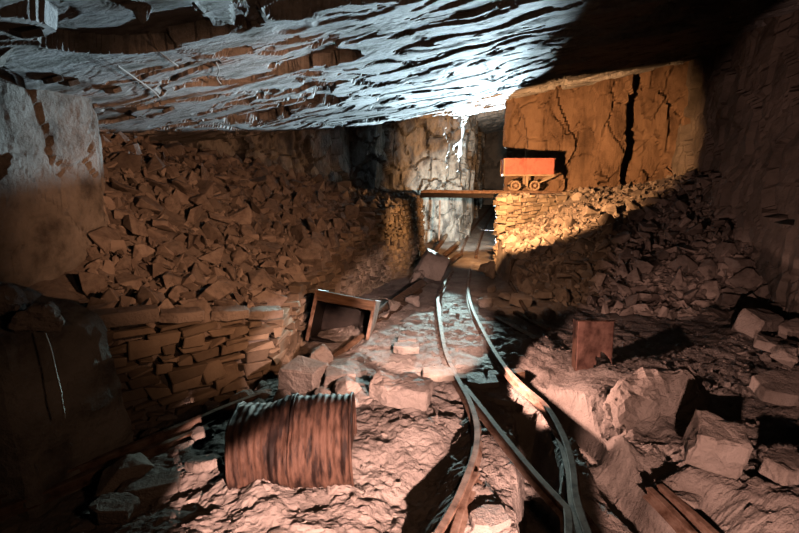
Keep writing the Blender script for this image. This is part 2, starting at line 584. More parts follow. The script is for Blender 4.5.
P, px, py = sample(9000, -5.2, .8, 3.8, 13.4, on_left, rng)
w = np.clip(rng.lognormal(math.log(.115), .38, len(P)), .07, .23)
big = np.argsort(-w * F / P[:, 1])[:700]
kp = big[spread(P[big], w[big], .72)][:165]
lay(P[kp], px[kp], py[kp], w[kp], ZL, 'rubble fragments on the left slope,', 1)
P, px, py = sample(9000, 2.2, 7.5, 6, 12.4, on_right, rng)
w = np.clip(rng.lognormal(math.log(.115), .38, len(P)), .07, .23)
big = np.argsort(-w * F / P[:, 1])[:500]
kp = big[spread(P[big], w[big], .72)][:120]
lay(P[kp], px[kp], py[kp], w[kp], ZR, 'rubble fragments on the right slope,', 2)

P, px, py = sample(9500, -5.2, .8, 3.8, 13.4, on_left, rng)
heap('rubble', P, np.clip(rng.lognormal(math.log(.075), .38, len(P)), .035, .17), M['slate'], 'small broken slate covering the whole left rubble slope', 'rubble', .8)
P, px, py = sample(7000, 2.2, 7.5, 6, 12.6, on_right, rng)
heap('rubble', P, np.clip(rng.lognormal(math.log(.075), .38, len(P)), .035, .17), M['slate'], 'small broken slate covering the right heap under the wagon', 'rubble', .8)


# chips and gravel strewn on the floor
def chips_ok(x, y, px, py):
    d = fbm(np.stack([x * .9, y * .9, 0 * x], -1), 3, 77)
    return (x > xfoot(y) + .05) & (x < 6) & (d > -.15)


P, px, py = sample(7000, -4, 6, 2.2, 8.5, chips_ok, rng)
heap('gravel', P, np.clip(rng.lognormal(math.log(.016), .55, len(P)), .006, .07), M['stone'], 'loose stone chips strewn over the muddy floor', 'gravel', .4, .05)


# ------------------------------------------------------------------ dry stone walls
def stone_wall(plan, tops, bases, label, ch=(.06, .12), cw=(.14, .42), seed=0, thick=.22, lean=0., jit=.015):
    """courses of roughly squared stones laid along a line; the visible face is on the right-hand side of the path"""
    r = np.random.default_rng(seed)
    pl = np.array(plan, float)
    cum = np.r_[0, np.cumsum(np.linalg.norm(np.diff(pl, axis=0), axis=1))]
    V, Fc = [], []
    z = min(bases)
    top = max(tops)
    while z < top:
        h = r.uniform(*ch)
        s = -r.uniform(0, .1)
        while s < cum[-1]:
            wd = r.uniform(*cw) * (.6 + .5 * h / ch[1])
            mid = np.clip(s + wd / 2, 0, cum[-1])
            tz, bz = np.interp(mid, cum, tops), np.interp(mid, cum, bases)
            wob = .03 * math.sin(mid * 3.1) + .02 * math.sin(mid * 7.7)
            if z + h * .4 < tz + r.uniform(-.05, .05) and z + h > bz:
                hh = h * (r.choice([1, 1, 1, .5]) if r.random() < .9 else 1.6)
                x0, x1 = max(0, s + r.uniform(.003, .02)), min(cum[-1], s + wd - r.uniform(.003, .02))
                if x1 - x0 > .03:
                    pts = []
                    pr = r.normal(0, .022)
                    for dz in (0, 1):
                        for sx in (x0, x1):
                            for dp in (0, 1):
                                ss = np.clip(sx + r.normal(0, jit), 0, cum[-1])
                                j = int(np.clip(np.searchsorted(cum, ss, 'right') - 1, 0, len(pl) - 2))
                                d = (pl[j + 1] - pl[j]) / (cum[j + 1] - cum[j])
                                c = pl[j] + d * (ss - cum[j])
                                n = np.array([d[1], -d[0]])
                                zz = z + wob + dz * hh * .93 + r.normal(0, jit * .75)
                                q = c + n * (.0 if dp else -thick) + n * (pr + r.normal(0, .01) - lean * (zz - min(bases))) * (1 if dp else .2)
                                pts.append((q[0], q[1], zz))
                    b = len(V)
                    V += pts
                    # order: dz, sx, dp
                    I = lambda a, c, e: b + a * 4 + c * 2 + e
                    Fc += [(I(0, 0, 1), I(0, 1, 1), I(1, 1, 1), I(1, 0, 1)), (I(0, 1, 0), I(0, 0, 0), I(1, 0, 0), I(1, 1, 0)),
                           (I(1, 0, 0), I(1, 0, 1), I(1, 1, 1), I(1, 1, 0)), (I(0, 0, 1), I(0, 0, 0), I(0, 1, 0), I(0, 1, 1)),
                           (I(0, 0, 0), I(0, 0, 1), I(1, 0, 1), I(1, 0, 0)), (I(0, 1, 1), I(0, 1, 0), I(1, 1, 0), I(1, 1, 1))]
            s += wd
        z += h
    me = bpy.data.meshes.new('dry_stone_wall')
    me.from_pydata(V, [], Fc)
    bm = bmesh.new()
    bm.from_mesh(me)
    bmesh.ops.recalc_face_normals(bm, faces=bm.faces)
    bmesh.ops.bevel(bm, geom=list(bm.edges), offset=.009, segments=1, affect='EDGES')
    bm.to_mesh(me)
    bm.free()
    return tag(link('dry_stone_wall', me, M['walling']), label, 'stone wall', kind='thing')


stone_wall([(-4.0, 2.95), (-2.85, 3.78), (-2.1, 4.42), (-1.38, 5.1), (-1.34, 5.9)], [1.0, .93, .80, .62, .6], [-.3, -.25, -.2, -.15, -.1],
           'low dark dry stone wall below the left rubble slope', (.06, .13), (.16, .40), 5, jit=.027)
stone_wall([(-1.36, 6.0), (-1.2, 7.0), (-.85, 8.2), (-.35, 9.6), (.1, 10.9), (.5, 12.3), (.78, 13.6), (.5, 14.6)], [.6, .78, 1.1, 1.42, 1.62, 1.70, 1.76, 1.76], [-.1] * 8,
           'coursed dry stone wall holding the far end of left rubble, beside the beam', (.06, .11), (.12, .30), 6, lean=.06)
stone_wall([(2.82, 13.25), (2.58, 12.2), (2.32, 11.0)][::1] + [(2.9, 11.2), (3.6, 11.55), (4.6, 11.85)], [1.8, 1.8, 1.78, 1.80, 1.82, 1.84], [-.1, -.1, -.1, .5, .7, 1.3],
           'orange-lit dry stone wall holding up the ledge under the red wagon', (.07, .13), (.14, .34), 8)


# ------------------------------------------------------------------ single rocks
def rock(px, py, size, label, seed, rot=(0, 0, 0), cuts=2, n=14, p=.75, rough=.05, name='rock', cat='rock', m='stone', group=None, sink=.06, pos=None, pts=None):
    r = np.random.default_rng(seed)
    if pts is None:
        bm = hull(r, n, (1, 1, 1), p)
    else:
        bm = bmesh.new()
        for v in pts:
            bm.verts.new(v)
        bmesh.ops.convex_hull(bm, input=bm.verts)
        bmesh.ops.dissolve_limit(bm, angle_limit=.05, verts=bm.verts, edges=bm.edges)
    for v in bm.verts:
        v.co = Vector((v.co.x * size[0] / 2, v.co.y * size[1] / 2, v.co.z * size[2] / 2))
    mn = min(size)
    bmesh.ops.bevel(bm, geom=list(bm.edges), offset=mn * .06, segments=1, affect='EDGES')
    bmesh.ops.triangulate(bm, faces=bm.faces)
    for _ in range(cuts):
        bmesh.ops.subdivide_edges(bm, edges=[e for e in bm.edges if e.calc_length() > mn * .16], cuts=1)
        bmesh.ops.triangulate(bm, faces=bm.faces)
    bm.normal_update()
    A = np.array([v.co[:] for v in bm.verts]) / max(size) * 3 + seed
    c1, c2, cv = cell(A * 1.6, seed)
    D = rough * mn * (fbm(A * 1.3, 4, seed, .6) * 1.1 + 1.2 * (cv - .5))
    for v, d in zip(list(bm.verts), D):
        v.co += v.normal * d
    E = Euler(rot).to_matrix()
    low = min((E @ v.co).z for v in bm.verts)
    o = link(name, bm, M[m])
    g = Vector(pos) if pos is not None else sit(px, py)
    o.rotation_euler = rot
    o.location = g + Vector((0, 0, -low - sink * size[2]))
    return tag(o, label, cat, group)


TRI = [(-1, -1, -1), (1, -.6, -1), (.7, 1, -1), (-.6, .9, -1), (-.9, -.9, .2), (.1, -.3, 1), (.8, -.5, .1), (.4, .7, .6), (-.4, .7, .3)]
BLK = [(-1, -1, -1), (1, -.9, -1), (.9, 1, -1), (-1, .9, -1), (-.9, -1, .8), (.95, -.8, 1), (1, .9, .9), (-.8, 1, 1)]
SLAB = [(-1, -.4, -1), (-.3, -1, -1), (.9, -.8, -1), (1, .5, -1), (.2, 1, -1), (-.8, .6, -1), (-.95, -.4, .8), (-.3, -.95, 1), (.9, -.75, .9), (1, .5, 1), (.2, .95, .8), (-.8, .6, 1)]

# right foreground
rock(652, 412, (1.00, .55, .44), 'large pale boulder with a jagged sloping top beside the rail track', 3, (.1, -.05, .15), 3, 22, .6, .10, 'boulder', sink=.15,
     pts=[(-1, -.9, -1), (.9, -.8, -1), (1, .8, -1), (-.9, .9, -1), (-1, -.6, -.5), (-.6, -.5, .25), (-.55, .4, .5), (.0, -.2, .35), (.1, .5, .55), (.55, -.3, 1), (.8, .4, .8), (1, .0, .3), (.7, -.8, 0)])
rock(626, 424, (.52, .34, .16), 'low pale lump of rock at the near left end of the large boulder', 4, (0, .1, .5), 3, 14, .7, .12)
rock(668, 402, (.20, .16, .10), 'small dark stone lodged in front of the large boulder', 44, (.2, 0, .3), 2)
rock(712, 468, (.34, .30, .31), 'square-edged block of rock tilted on the gravel at right', 5, (.20, .16, -.42), 2, rough=.04, pts=BLK)
rock(688, 507, (.22, .16, .10), 'small dark stone lying against the rail end at the right', 6, (.1, .1, .6), 2)
rock(783, 397, (.62, .46, .14), 'flat pale slab lying at the right edge behind the gravel', 7, (.18, -.05, .1), 2, rough=.04, pts=SLAB)
rock(757, 336, (.50, .34, .30), 'pinkish square block lying alone in the dark at right', 8, (.25, .1, .35), 2, rough=.04, pts=BLK)
rock(741, 334, (.24, .16, .10), 'small flat stone touching the left side of the lone pinkish block', 9, (.1, .1, .2), 2)
rock(775, 352, (.50, .30, .12), 'long flat stone in the right debris, below the lone pinkish block', 10, (.15, .1, -.3), 2, pts=SLAB)
rock(793, 338, (.42, .34, .16), 'flat stone at the right frame edge, level with the lone block', 12, (.1, -.2, .4), 2, pts=SLAB)
rock(786, 366, (.34, .26, .20), 'wedge shaped stone leaning upright just behind the pale slab', 13, (.3, .2, .7), 2, pts=TRI)
rock(764, 362, (.22, .14, .08), 'small stone left of the leaning wedge behind the pale slab', 14, (.1, .1, .7), 2)
rock(742, 354, (.16, .09, .05), 'tiny flat stone in the dark, below left of the lone block', 15, (0, .1, .1), 1)
rock(796, 318, (.30, .24, .16), 'stone cut by the right frame edge, highest of the debris there', 16, (.2, .1, .1), 2)
rock(785, 478, (.38, .30, .13), 'low flat rock at the right edge of the gravel, near the corner', 17, (.05, .1, .5), 2, pts=SLAB)
rock(757, 488, (.13, .10, .05), 'small rounded stone just left of the low flat rock near corner', 18, (0, 0, .5), 2)

# heap of stones behind the drum
rock(321, 364, (.34, .28, .26), 'wedge shaped pink stone standing at the back of the heap behind the drum', 20, (0, .1, .4), 2, rough=.04, pts=TRI)
rock(304, 389, (.42, .34, .27), 'largest squared pink block in the heap behind the lying drum', 21, (.05, .06, -.35), 2, rough=.04, pts=BLK)
rock(339, 384, (.33, .24, .14), 'flat squared stone in the heap, right of the largest pink block', 22, (.1, .1, .25), 2, rough=.04, pts=BLK)
rock(345, 397, (.32, .22, .17), 'angular stone at the front right of the heap behind the drum', 23, (.2, -.15, .6), 2, pts=TRI)
rock(322, 401, (.24, .18, .13), 'small jagged stone just behind the drum top edge', 24, (.1, .1, .9), 2, pts=TRI)
rock(283, 400, (.20, .16, .12), 'small stone left of the largest pink block, behind the drum', 26, (.1, .1, .3), 2, pts=TRI)
rock(352, 407, (.15, .12, .10), 'tiny upright chip at the near end of the heap', 25, (.5, .2, .3), 1)
rock(245, 402, (.27, .18, .13), 'pink stone peeping over the left end of the lying drum', 27, (.1, .05, -.2), 2, pts=TRI)

# middle floor
rock(406, 352, (.34, .24, .10), 'grey slab lying under the brick-shaped stone', 30, (.03, .05, .1), 2, pts=SLAB)
rock(407, 345, (.27, .14, .10), 'brick-shaped reddish stone resting on a slab in the middle of the floor', 31, (.06, -.02, -.05), 2, rough=.03, pts=BLK)
rock(400, 401, (.62, .40, .20), 'broad flat pinkish rock beside the left rail', 32, (.12, .05, -.2), 3, rough=.07, pts=SLAB)
rock(383, 390, (.26, .22, .16), 'dark angular stone at the left end of the broad flat rock', 33, (.2, .1, .4), 2, pts=TRI)
rock(438, 379, (.40, .26, .07), 'tilted dark red slab touching the left rail near the switch', 34, (.12, .12, .3), 2, rough=.04, pts=SLAB, m='rock')
rock(481, 383, (.36, .30, .06), 'flat stone lying between the rails where they part', 35, (.03, 0, .1), 2, rough=.04, pts=SLAB)
rock(500, 402, (.34, .16, .06), 'narrow flat stone between the rails, nearer than the switch', 36, (.03, .05, -.3), 2, pts=SLAB)
rock(488, 524, (.27, .20, .06), 'flat angular stone at the bottom of the photo between two rails', 37, (.1, .05, .4), 2, pts=SLAB)
rock(455, 306, (.12, .10, .05), 'small pale stone at the left rail far along the track', 38, (.1, 0, .4), 1)

# left foreground
rock(122, 492, (.44, .26, .13), 'pink triangular slab propped up in the dark at lower left', 40, (.35, -.35, .55), 2, rough=.04, pts=TRI)
rock(150, 493, (.42, .2, .10), 'long low pink stone right of the propped triangular slab', 41, (.05, 0, .35), 2, pts=SLAB)
rock(115, 515, (.30, .20, .10), 'flat pink stone at the bottom left, below the propped slab', 42, (.1, .05, 0), 2, pts=SLAB)
for k, (px_, py_, s_, l_) in enumerate([
    (142, 428, .20, 'pointed pale green stone farthest left in the row by the low wall'),
    (168, 420, .26, 'pale green stone with a lit top, second in the row by the wall'),
    (118, 441, .34, 'long flat pale green stone at the near end of the row'),
    (150, 437, .30, 'flat grey-green slab beside the long rail at left'),
    (212, 412, .30, 'grey-green stone leaning toward the left end of the drum'),
    (198, 438, .36, 'broad grey-green slab between the long rail and the drum'),
    (205, 470, .36, 'dark flat rock by the lower left end of the drum'),
    (180, 455, .30, 'dark low rock left of the drum, behind the pink triangular slab'),
    (216, 393, .26, 'grey-green stone behind the drum, close against the low wall'),
    (262, 388, .24, 'grey-green stone in the shade between the low wall and drum'),
    (188, 405, .22, 'small grey-green stone at the foot of the low wall')]):
    rock(px_, py_, (s_ * .75, s_ * .5, s_ * .2), l_, 60 + k, (.15 * (-1) ** k, .18, .5 * k), 2, pts=(SLAB, TRI)[k % 2])

# beside the track, far
rock(418, 283, (.42, .36, .34), 'dark rounded boulder left of the track, below the timbers', 70, (.2, .1, .2), 2, 16, .5, .06, 'boulder')
rock(432, 281, (.62, .24, .58), 'large dark slab standing on edge with a bright rim, left of the track', 71, (.15, .42, .35), 2, 16, .5, .05, 'boulder', pts=BLK)
rock(487, 282, (.36, .30, .46), 'brown upright rock standing right of the track end', 72, (.1, .1, .3), 2, 14, .6, .06)
rock(484, 307, (.26, .22, .20), 'rounded white-topped stone against the right rail', 73, (.1, .1, .5), 2, 18, .3, .05)
rock(395, 313, (.22, .18, .18), 'orange stone beside the foot of the leaning planks', 74, (.1, .2, .5), 2)
rock(412, 306, (.26, .18, .18), 'brown stone lying right of the leaning planks', 75, (.2, .1, .1), 2)
rock(384, 318, (.18, .15, .12), 'small brown stone at the near end of the leaning planks', 76, (.2, .1, .1), 2)
for k, (px_, py_, s_, l_) in enumerate([
    (520, 306, .40, 'orange angular stone at the near foot of the walled corner'),
    (548, 318, .34, 'flat orange-brown slab sliding down toward the track'),
    (530, 322, .30, 'reddish flat slab lowest on the right spill by the track'),
    (505, 300, .30, 'dark stone in the spill nearest to the right rail'),
    (545, 300, .30, 'brown stone midway on the right spill above the sticks'),
    (500, 316, .22, 'small brown stone beside the white-topped stone'),
    (492, 292, .26, 'brown stone at the foot of the upright rock by the track')]):
    rock(px_, py_, (s_, s_ * .66, s_ * .4), l_, 90 + k, (.25, .12 * (-1) ** k, .7 * k), 2, pts=(SLAB, TRI)[k % 2])

# dark rock at the left edge and slabs on the low wall
rock(0, 0, (2.0, .75, 1.72), 'big black rock mass at the left frame edge with a pale-lit jagged rim', 110, (0, 0, .08), 4, rough=.05, name='boulder', m='pale', pos=(-3.18, 3.18, -.32), sink=0,
     pts=[(-1, -1, -1), (.62, -1, -1), (1.0, 1, -1), (-1, 1, -1), (.50, -.9, .62), (.86, .9, .60), (.36, -.8, .78), (.70, .8, .80), (.1, -.8, .86), (.2, .8, .95), (-1, -.8, 1), (-1, .8, 1)])
rock(0, 0, (.30, .24, .18), 'jagged pale-edged stone on top of the black rock mass', 111, (.2, .3, .4), 3, rough=.09, pos=(-2.5, 3.1, 1.16), pts=TRI)
rock(0, 0, (.46, .3, .22), 'larger jagged stone on the black rock mass, cut by the left frame edge', 112, (.1, .2, .1), 3, rough=.09, pos=(-2.85, 3.15, 1.22), pts=TRI)
rock(0, 0, (.80, .26, .13), 'long brown slab laid along the left end of the low wall top', 113, (.0, .05, .62), 2, rough=.04, pos=(-2.62, 4.0, .90), pts=BLK)
rock(0, 0, (.16, .13, .14), 'small white-lit stone sitting on top of the low wall', 114, (.1, .1, .4), 2, pos=(-2.95, 4.38, .93), pts=TRI)
for k, (x_, y_, z_, l_) in enumerate([(-2.2, 4.45, .80, 'pale flat capping stone on the low wall, right of the long slab'), (-1.85, 4.8, .72, 'capping stone in the middle of the low wall with a pale edge'), (-1.55, 5.08, .64, 'capping stone at the right end of the low wall')]):
    rock(0, 0, (.42, .28, .10), l_, 120 + k, (.05, .1, .7), 2, pos=(x_, y_, z_), pts=SLAB)
for k, (px_, py_, Y_, l_) in enumerate([(704, 184, 10.1, 'pale flat stone at the top of the right slope, near the dark wall'), (716, 180, 10.0, 'small pale stone highest on the right slope'), (690, 187, 10.2, 'pale narrow stone on the right crest, left of the flat one')]):
    p_ = at(px_, py_, Y_)
    rock(0, 0, (.36, .24, .12), l_, 130 + k, (.1, -.12, .2), 2, pos=(p_[0], p_[1], float(ground(p_[0], p_[1])) + .0), pts=SLAB)

# flakes half detached from the roof
for k, (px_, py_, sx, l_) in enumerate([(22, 38, .42, 'slanting pale flake hanging from the roof at upper left'), (68, 84, .30, 'pale flake under the roof left of the diamond shaped one'), (112, 91, .26, 'diamond shaped pale flake sticking out below the roof'),
                                        (52, 80, .26, 'dull flake under the roof just above the pale pillar top'), (93, 106, .16, 'small pale flake close to the top of the rock pillar'), (168, 110, .22, 'narrow pale flake at the low edge of the roof'), (10, 62, .50, 'broad yellowish flake at the left frame edge under the roof')]):
    v = ray(px_, py_)
    t = np.linspace(2, 14, 3000)
    i = int(np.argmax(CH + v[2] * t > ceil_z(v[0] * t, v[1] * t) - .03))
    p_ = Vector((v[0] * t[i], v[1] * t[i], CH + v[2] * t[i]))
    rock(0, 0, (sx, sx * .5, .05), l_, 140 + k, (.45, .35 - .1 * k, -.5), 2, m='pale', name='rock_flake', cat='rock flake', pos=p_ - Vector((0, 0, .04)), pts=SLAB)


# ------------------------------------------------------------------ track
HEAD = .12
RP = [(-.045, -.075), (.045, -.075), (.045, -.067), (.010, -.058), (.010, -.026), (.026, -.018), (.026, -.003), (.020, 0), (-.020, 0), (-.026, -.003), (-.026, -.018), (-.010, -.026), (-.010, -.058), (-.045, -.067)]


def rail(pix, label, z=HEAD, group=None, world=None):
    pts = world or [gz(a, b, z if not isinstance(z, (list, tuple)) else z[i]) for i, (a, b) in enumerate(pix)]
    bm = bmesh.new()
    sweep(bm, curve_pts(pts, 5), RP)
    return tag(link('track_rail', bm, M['rail']), label, 'rail', group)


rail([(453, 268), (440, 291), (438, 305), (444, 345), (455, 373), (468, 397), (476, 420), (477, 443), (470, 468), (455, 503), (430, 545)], 'left rail of the floor track, curving away to the left at the bottom')
rail([(470, 268), (468, 284), (471, 304), (484, 332), (502, 362), (522, 384), (545, 404), (562, 432), (572, 462), (577, 500), (592, 545)], 'right rail of the floor track, nearest to the upright steel sheet')
rail([(464, 385), (480, 405), (505, 437), (535, 473), (560, 500), (568, 512), (569, 545)], 'middle rail running straight on from the switch to the bottom')
rail([(477, 472), (468, 487), (450, 545)], 'short check rail beside the left rail at the bottom', .10)
rail([(649, 487), (670, 507), (706, 545)], 'short rail end in the dark shadow band at lower right, left one of two', .05)
rail([(660, 484), (686, 506), (730, 545)], 'short rail end in the dark shadow band at lower right, beside the small dark stone', .06)
rail([(579, 508), (590, 522), (606, 545)], 'short rail stub at the bottom right of the curved right rail', .06)
rail(None, 'long rail lying along the left floor toward the low wall', world=[(-3.1, 2.62, .06), (-2.75, 2.85, .06), (-2.2, 3.5, .05), (-1.65, 4.15, .06), (-1.35, 4.5, .05)])
rail(None, 'thin second rail lying beside the long rail on the left floor', world=[(-3.1, 2.45, .03), (-2.72, 2.72, .03), (-2.15, 3.38, .02), (-1.75, 3.85, .0)])


def incl(px, py):
    v = ray(px, py)
    t = np.linspace(8, 30, 8000)
    i = int(np.argmax(CH + v[2] * t < np.maximum(0, v[1] * t - 11.8) * .055 + .09))
    return (v[0] * t[i], v[1] * t[i], CH + v[2] * t[i])


rail(None, 'left rail climbing the far incline into the tunnel', world=[incl(*q) for q in ((461, 252), (464, 243), (472, 228), (484, 214), (492, 204))])
rail(None, 'right rail climbing the far incline into the tunnel', world=[incl(*q) for q in ((476, 256), (478, 244), (484, 228), (493, 213), (500, 205))])


def sleeper(a, b, label, w=.14, group=None, z=.03):
    bm = bmesh.new()
    A, B = Vector(gz(*a, z)), Vector(gz(*b, z))
    d = (B - A).normalized() * .1
    beam(bm, A - d, B + d, w, .09)
    bmesh.ops.bevel(bm, geom=list(bm.edges), offset=.012, segments=1, affect='EDGES')
    bmesh.ops.subdivide_edges(bm, edges=[e for e in bm.edges if e.calc_length() > .3], cuts=6)
    for v in bm.verts:
        v.co += Vector((random.uniform(-.006, .006), random.uniform(-.008, .008), random.uniform(-.006, .006)))
    return tag(link('sleeper', bm, M['wood']), label, 'sleeper', group)


sleeper((456, 380), (515, 374), 'wooden sleeper under the rails at the switch', z=.0)
sleeper((440, 322), (480, 322), 'wooden sleeper crossing the far straight of the track', z=-.02)

# beam bridging the incline, with the tram rails on the ledge
bm = bmesh.new()
box(bm, (2.05, .14, .02), (0, 0, .055), bev=.004)
box(bm, (2.05, .14, .02), (0, 0, -.055), bev=.004)
box(bm, (2.05, .02, .10), (0, 0, 0))
o = link('steel_beam', bm, M['iron'])
o.location = (1.58, 12.95, 1.78)
o.rotation_euler = (0, 0, -.26)
tag(o, 'dark steel beam bridging the incline between two stone walls', 'beam', kind='thing')
zt = 1.92
rail(None, 'near tram rail on the beam and ledge under the wagon', world=[(.6, 13.02, zt), (1.5, 12.75, zt), (2.5, 12.40, zt), (3.5, 12.20, zt), (4.4, 12.12, zt - .02), (4.95, 11.95, zt - .02)])
rail(None, 'far tram rail on the beam and ledge under the wagon', world=[(.75, 13.55, zt), (1.6, 13.30, zt), (2.6, 12.97, zt), (3.5, 12.78, zt)])

# ------------------------------------------------------------------ the drum lying in front
R0 = .335


def drum(rad, length, ribs, amp, seg=96, n=120, dent=0., seed=0, cut=None):
    bm = bmesh.new()
    xs = np.linspace(-length / 2, length / 2, n)
    rings = []
    for x in xs:
        q = np.linspace(0, 2 * math.pi, seg, endpoint=False)
        r = rad + amp * np.cos((x + length / 2) / length * ribs * 2 * math.pi)
        PP = np.stack([np.full(seg, x) * 3.2, np.cos(q) * 1.1, np.sin(q) * 1.1], -1)
        r = r + dent * fbm(PP, 3, seed, .6)
        rings.append([bm.verts.new((x, rr * math.cos(a), rr * math.sin(a))) for a, rr in zip(q, r)])
    for i, (a, b) in enumerate(zip(rings, rings[1:])):
        for k in range(seg):
            if cut and cut(xs[i], 2 * math.pi * k / seg):
                continue
            bm.faces.new((a[k], b[k], b[(k + 1) % seg], a[(k + 1) % seg]))
    return bm


def ring(bm, x, rad, thick, seg=64, axis='X', dent=0., seed=0):
    R = []
    for k in range(seg):
        a = 2 * math.pi * k / seg
        d = dent * float(fbm(np.array([x * 3.2, math.cos(a) * 1.1, math.sin(a) * 1.1]), 3, seed, .6))
        R.append([bm.verts.new((x + thick * math.cos(b), (rad + d + thick * math.sin(b)) * math.cos(a), (rad + d + thick * math.sin(b)) * math.sin(a))) for b in np.linspace(0, 6.283, 8, endpoint=False)])
    for k in range(seg):
        for j in range(8):
            bm.faces.new((R[k][j], R[(k + 1) % seg][j], R[(k + 1) % seg][(j + 1) % 8], R[k][(j + 1) % 8]))


def disc(bm, x, rad, seg=64, dent=0., seed=0):
    vs = []
    for k in range(seg):
        a = 2 * math.pi * k / seg
        d = dent * float(fbm(np.array([x * 3.2, math.cos(a) * 1.1, math.sin(a) * 1.1]), 3, seed, .6))
        vs.append(bm.verts.new((x, (rad + d) * math.cos(a), (rad + d) * math.sin(a))))
    c = bm.verts.new((x * .985, 0, 0))
    for k in range(seg):
        bm.faces.new((vs[k], vs[(k + 1) % seg], c))


LEN = .86
dr = empty('oil_drum', (-.79, 3.24, .20), (0, -.03, .05))
tag(dr, 'rusty ribbed oil drum lying on its side in the front mud', 'drum')
bm = drum(R0, LEN, 17, .0045, dent=.03, seed=5)
link('drum_shell', bm, M['rust'], dr, True)
for sx in (-1, 1):
    bm = bmesh.new()
    ring(bm, sx * LEN / 2, R0 + .006, .011, dent=.03, seed=5)
    link('rolled_rim', bm, M['rust'], dr, True)
    bm = bmesh.new()
    disc(bm, sx * LEN / 2 * .96, R0 - .004, dent=.03, seed=5)
    link('drum_end', bm, M['rust'], dr)
bm = bmesh.new()
ring(bm, 0.0, R0 + .008, .011, dent=.03, seed=5)
link('rolling_hoop', bm, M['rust'], dr, True)

# the upright rusted sheet
ud = empty('steel_sheet', (2.29, 5.10, -.01), (-.10, .02, .06))
tag(ud, 'upright folded sheet of reddish rusty steel with a rounded hole, right of the track', 'steel sheet')
SR = mat('reddish rusted steel', [(.10, .05, .04), (.21, .115, .092), (.29, .17, .135), (.14, .07, .056)], 6, .75, .5, 26, dist=.006)


def sheet(nm, w, h, fn, hole=None, nx=44, nz=60):
    bm = bmesh.new()
    g = [[bm.verts.new(fn(-w / 2 + w * i / nx, h * k / nz)) for k in range(nz + 1)] for i in range(nx + 1)]
    for i in range(nx):
        for k in range(nz):
            x, z = -w / 2 + w * (i + .5) / nx, h * (k + .5) / nz
            if hole and hole(x, z):
                continue
            bm.faces.new((g[i][k], g[i + 1][k], g[i + 1][k + 1], g[i][k + 1]))
    bmesh.ops.delete(bm, geom=[v for v in bm.verts if not v.link_faces], context='VERTS')
    r = bmesh.ops.solidify(bm, geom=list(bm.faces), thickness=.008)
    return link(nm, bm, SR, ud, True)


dn = lambda x, z, k: .012 * float(fbm(np.array([x * 5, z * 5, k]), 3, 5))
sheet('front_plate', .44, .60, lambda x, z: (x, dn(x, z, 0), z + .012 * float(vn(np.array([x * 9, 0, 2.])))), lambda x, z: ((x - .12) / .11) ** 2 + ((z - .02) / .19) ** 2 < 1 + .3 * math.sin(x * 60 + z * 40))  # rounded hole cut out at the lower right
sheet('side_fold', .13, .60, lambda x, z: (-.22 + .10 * (x + .065) + .4 * dn(x, z, 7), x + .065, z), None, 16, 60).data.materials[0] = M['rust']  # darker steel puts the shade of this side into its colour
bm = bmesh.new()
box(bm, (.46, .014, .016), (0, -.004, .598), bev=.003)
link('top_lip', bm, M['rust'], ud)

# ------------------------------------------------------------------ tipped wagon body at the foot of the left slope
sk = empty('wagon_body', (-.86, 5.95, .0), (-.27, .17, -.10))
tag(sk, 'overturned open iron wagon body lying against the left stone wall', 'wagon body')
Wd, Hd, Dp = .80, .66, .62
for nm, sz, lc, mm in (('upper_side', (Wd, Dp, .03), (0, Dp / 2, Hd), 'iron'), ('floor_panel', (Wd, .03, Hd), (0, Dp, Hd / 2), 'iron'), ('lower_side', (Wd, Dp, .03), (0, Dp / 2, .015), 'iron')):  # dark iron stands in for the shade inside the body
    bm = bmesh.new()
    box(bm, sz, lc, bev=.006)
    link(nm, bm, M[mm], sk)
bm = bmesh.new()
box(bm, (Wd + .02, .05, .14), (0, -.02, Hd - .05), (.05, 0, 0), bev=.01)
link('edge_board', bm, M['wood'], sk)
for sx in (-1, 1):
    bm = bmesh.new()
    box(bm, (.045, Dp + .04, Hd + .06), (sx * Wd / 2, Dp / 2, Hd / 2), bev=.008)
    e = link('end_plate', bm, M['iron' if sx < 0 else 'rail'], sk)  # left plate darkened along with the shaded inside
bm = bmesh.new()
box(bm, (.05, .03, Hd + .05), (-Wd / 2, -.03, Hd / 2), bev=.006)
link('corner_strip', bm, M['rail'], sk)


def pole(a, b, r, label, m='wood', name='timber_pole', cat='timber', r2=None):
    bm = bmesh.new()
    A, B = Vector(a), Vector(b)
    n = 9
    r2 = r2 or r * .85
    pts = [A.lerp(B, k / n) + Vector((random.uniform(-1, 1), random.uniform(-1, 1), random.uniform(-1, 1))) * r * .12 for k in range(n + 1)]
    tube(bm, pts, [r + (r2 - r) * k / n for k in range(n + 1)], 10)
    return tag(link(name, bm, M[m], smooth=False), label, cat)


def plank(a, b, w, h, label, roll=0., m='wood'):
    bm = bmesh.new()
    beam(bm, a, b, w, h, roll)
    bmesh.ops.bevel(bm, geom=list(bm.edges), offset=min(w, h) * .12, segments=1, affect='EDGES')
    bmesh.ops.subdivide_edges(bm, edges=[e for e in bm.edges if e.calc_length() > .4], cuts=5)
    for v in bm.verts:
        v.co += Vector((random.uniform(-.005, .005), random.uniform(-.005, .005), random.uniform(-.005, .005)))
    return tag(link('timber_plank', bm, M[m]), label, 'plank')


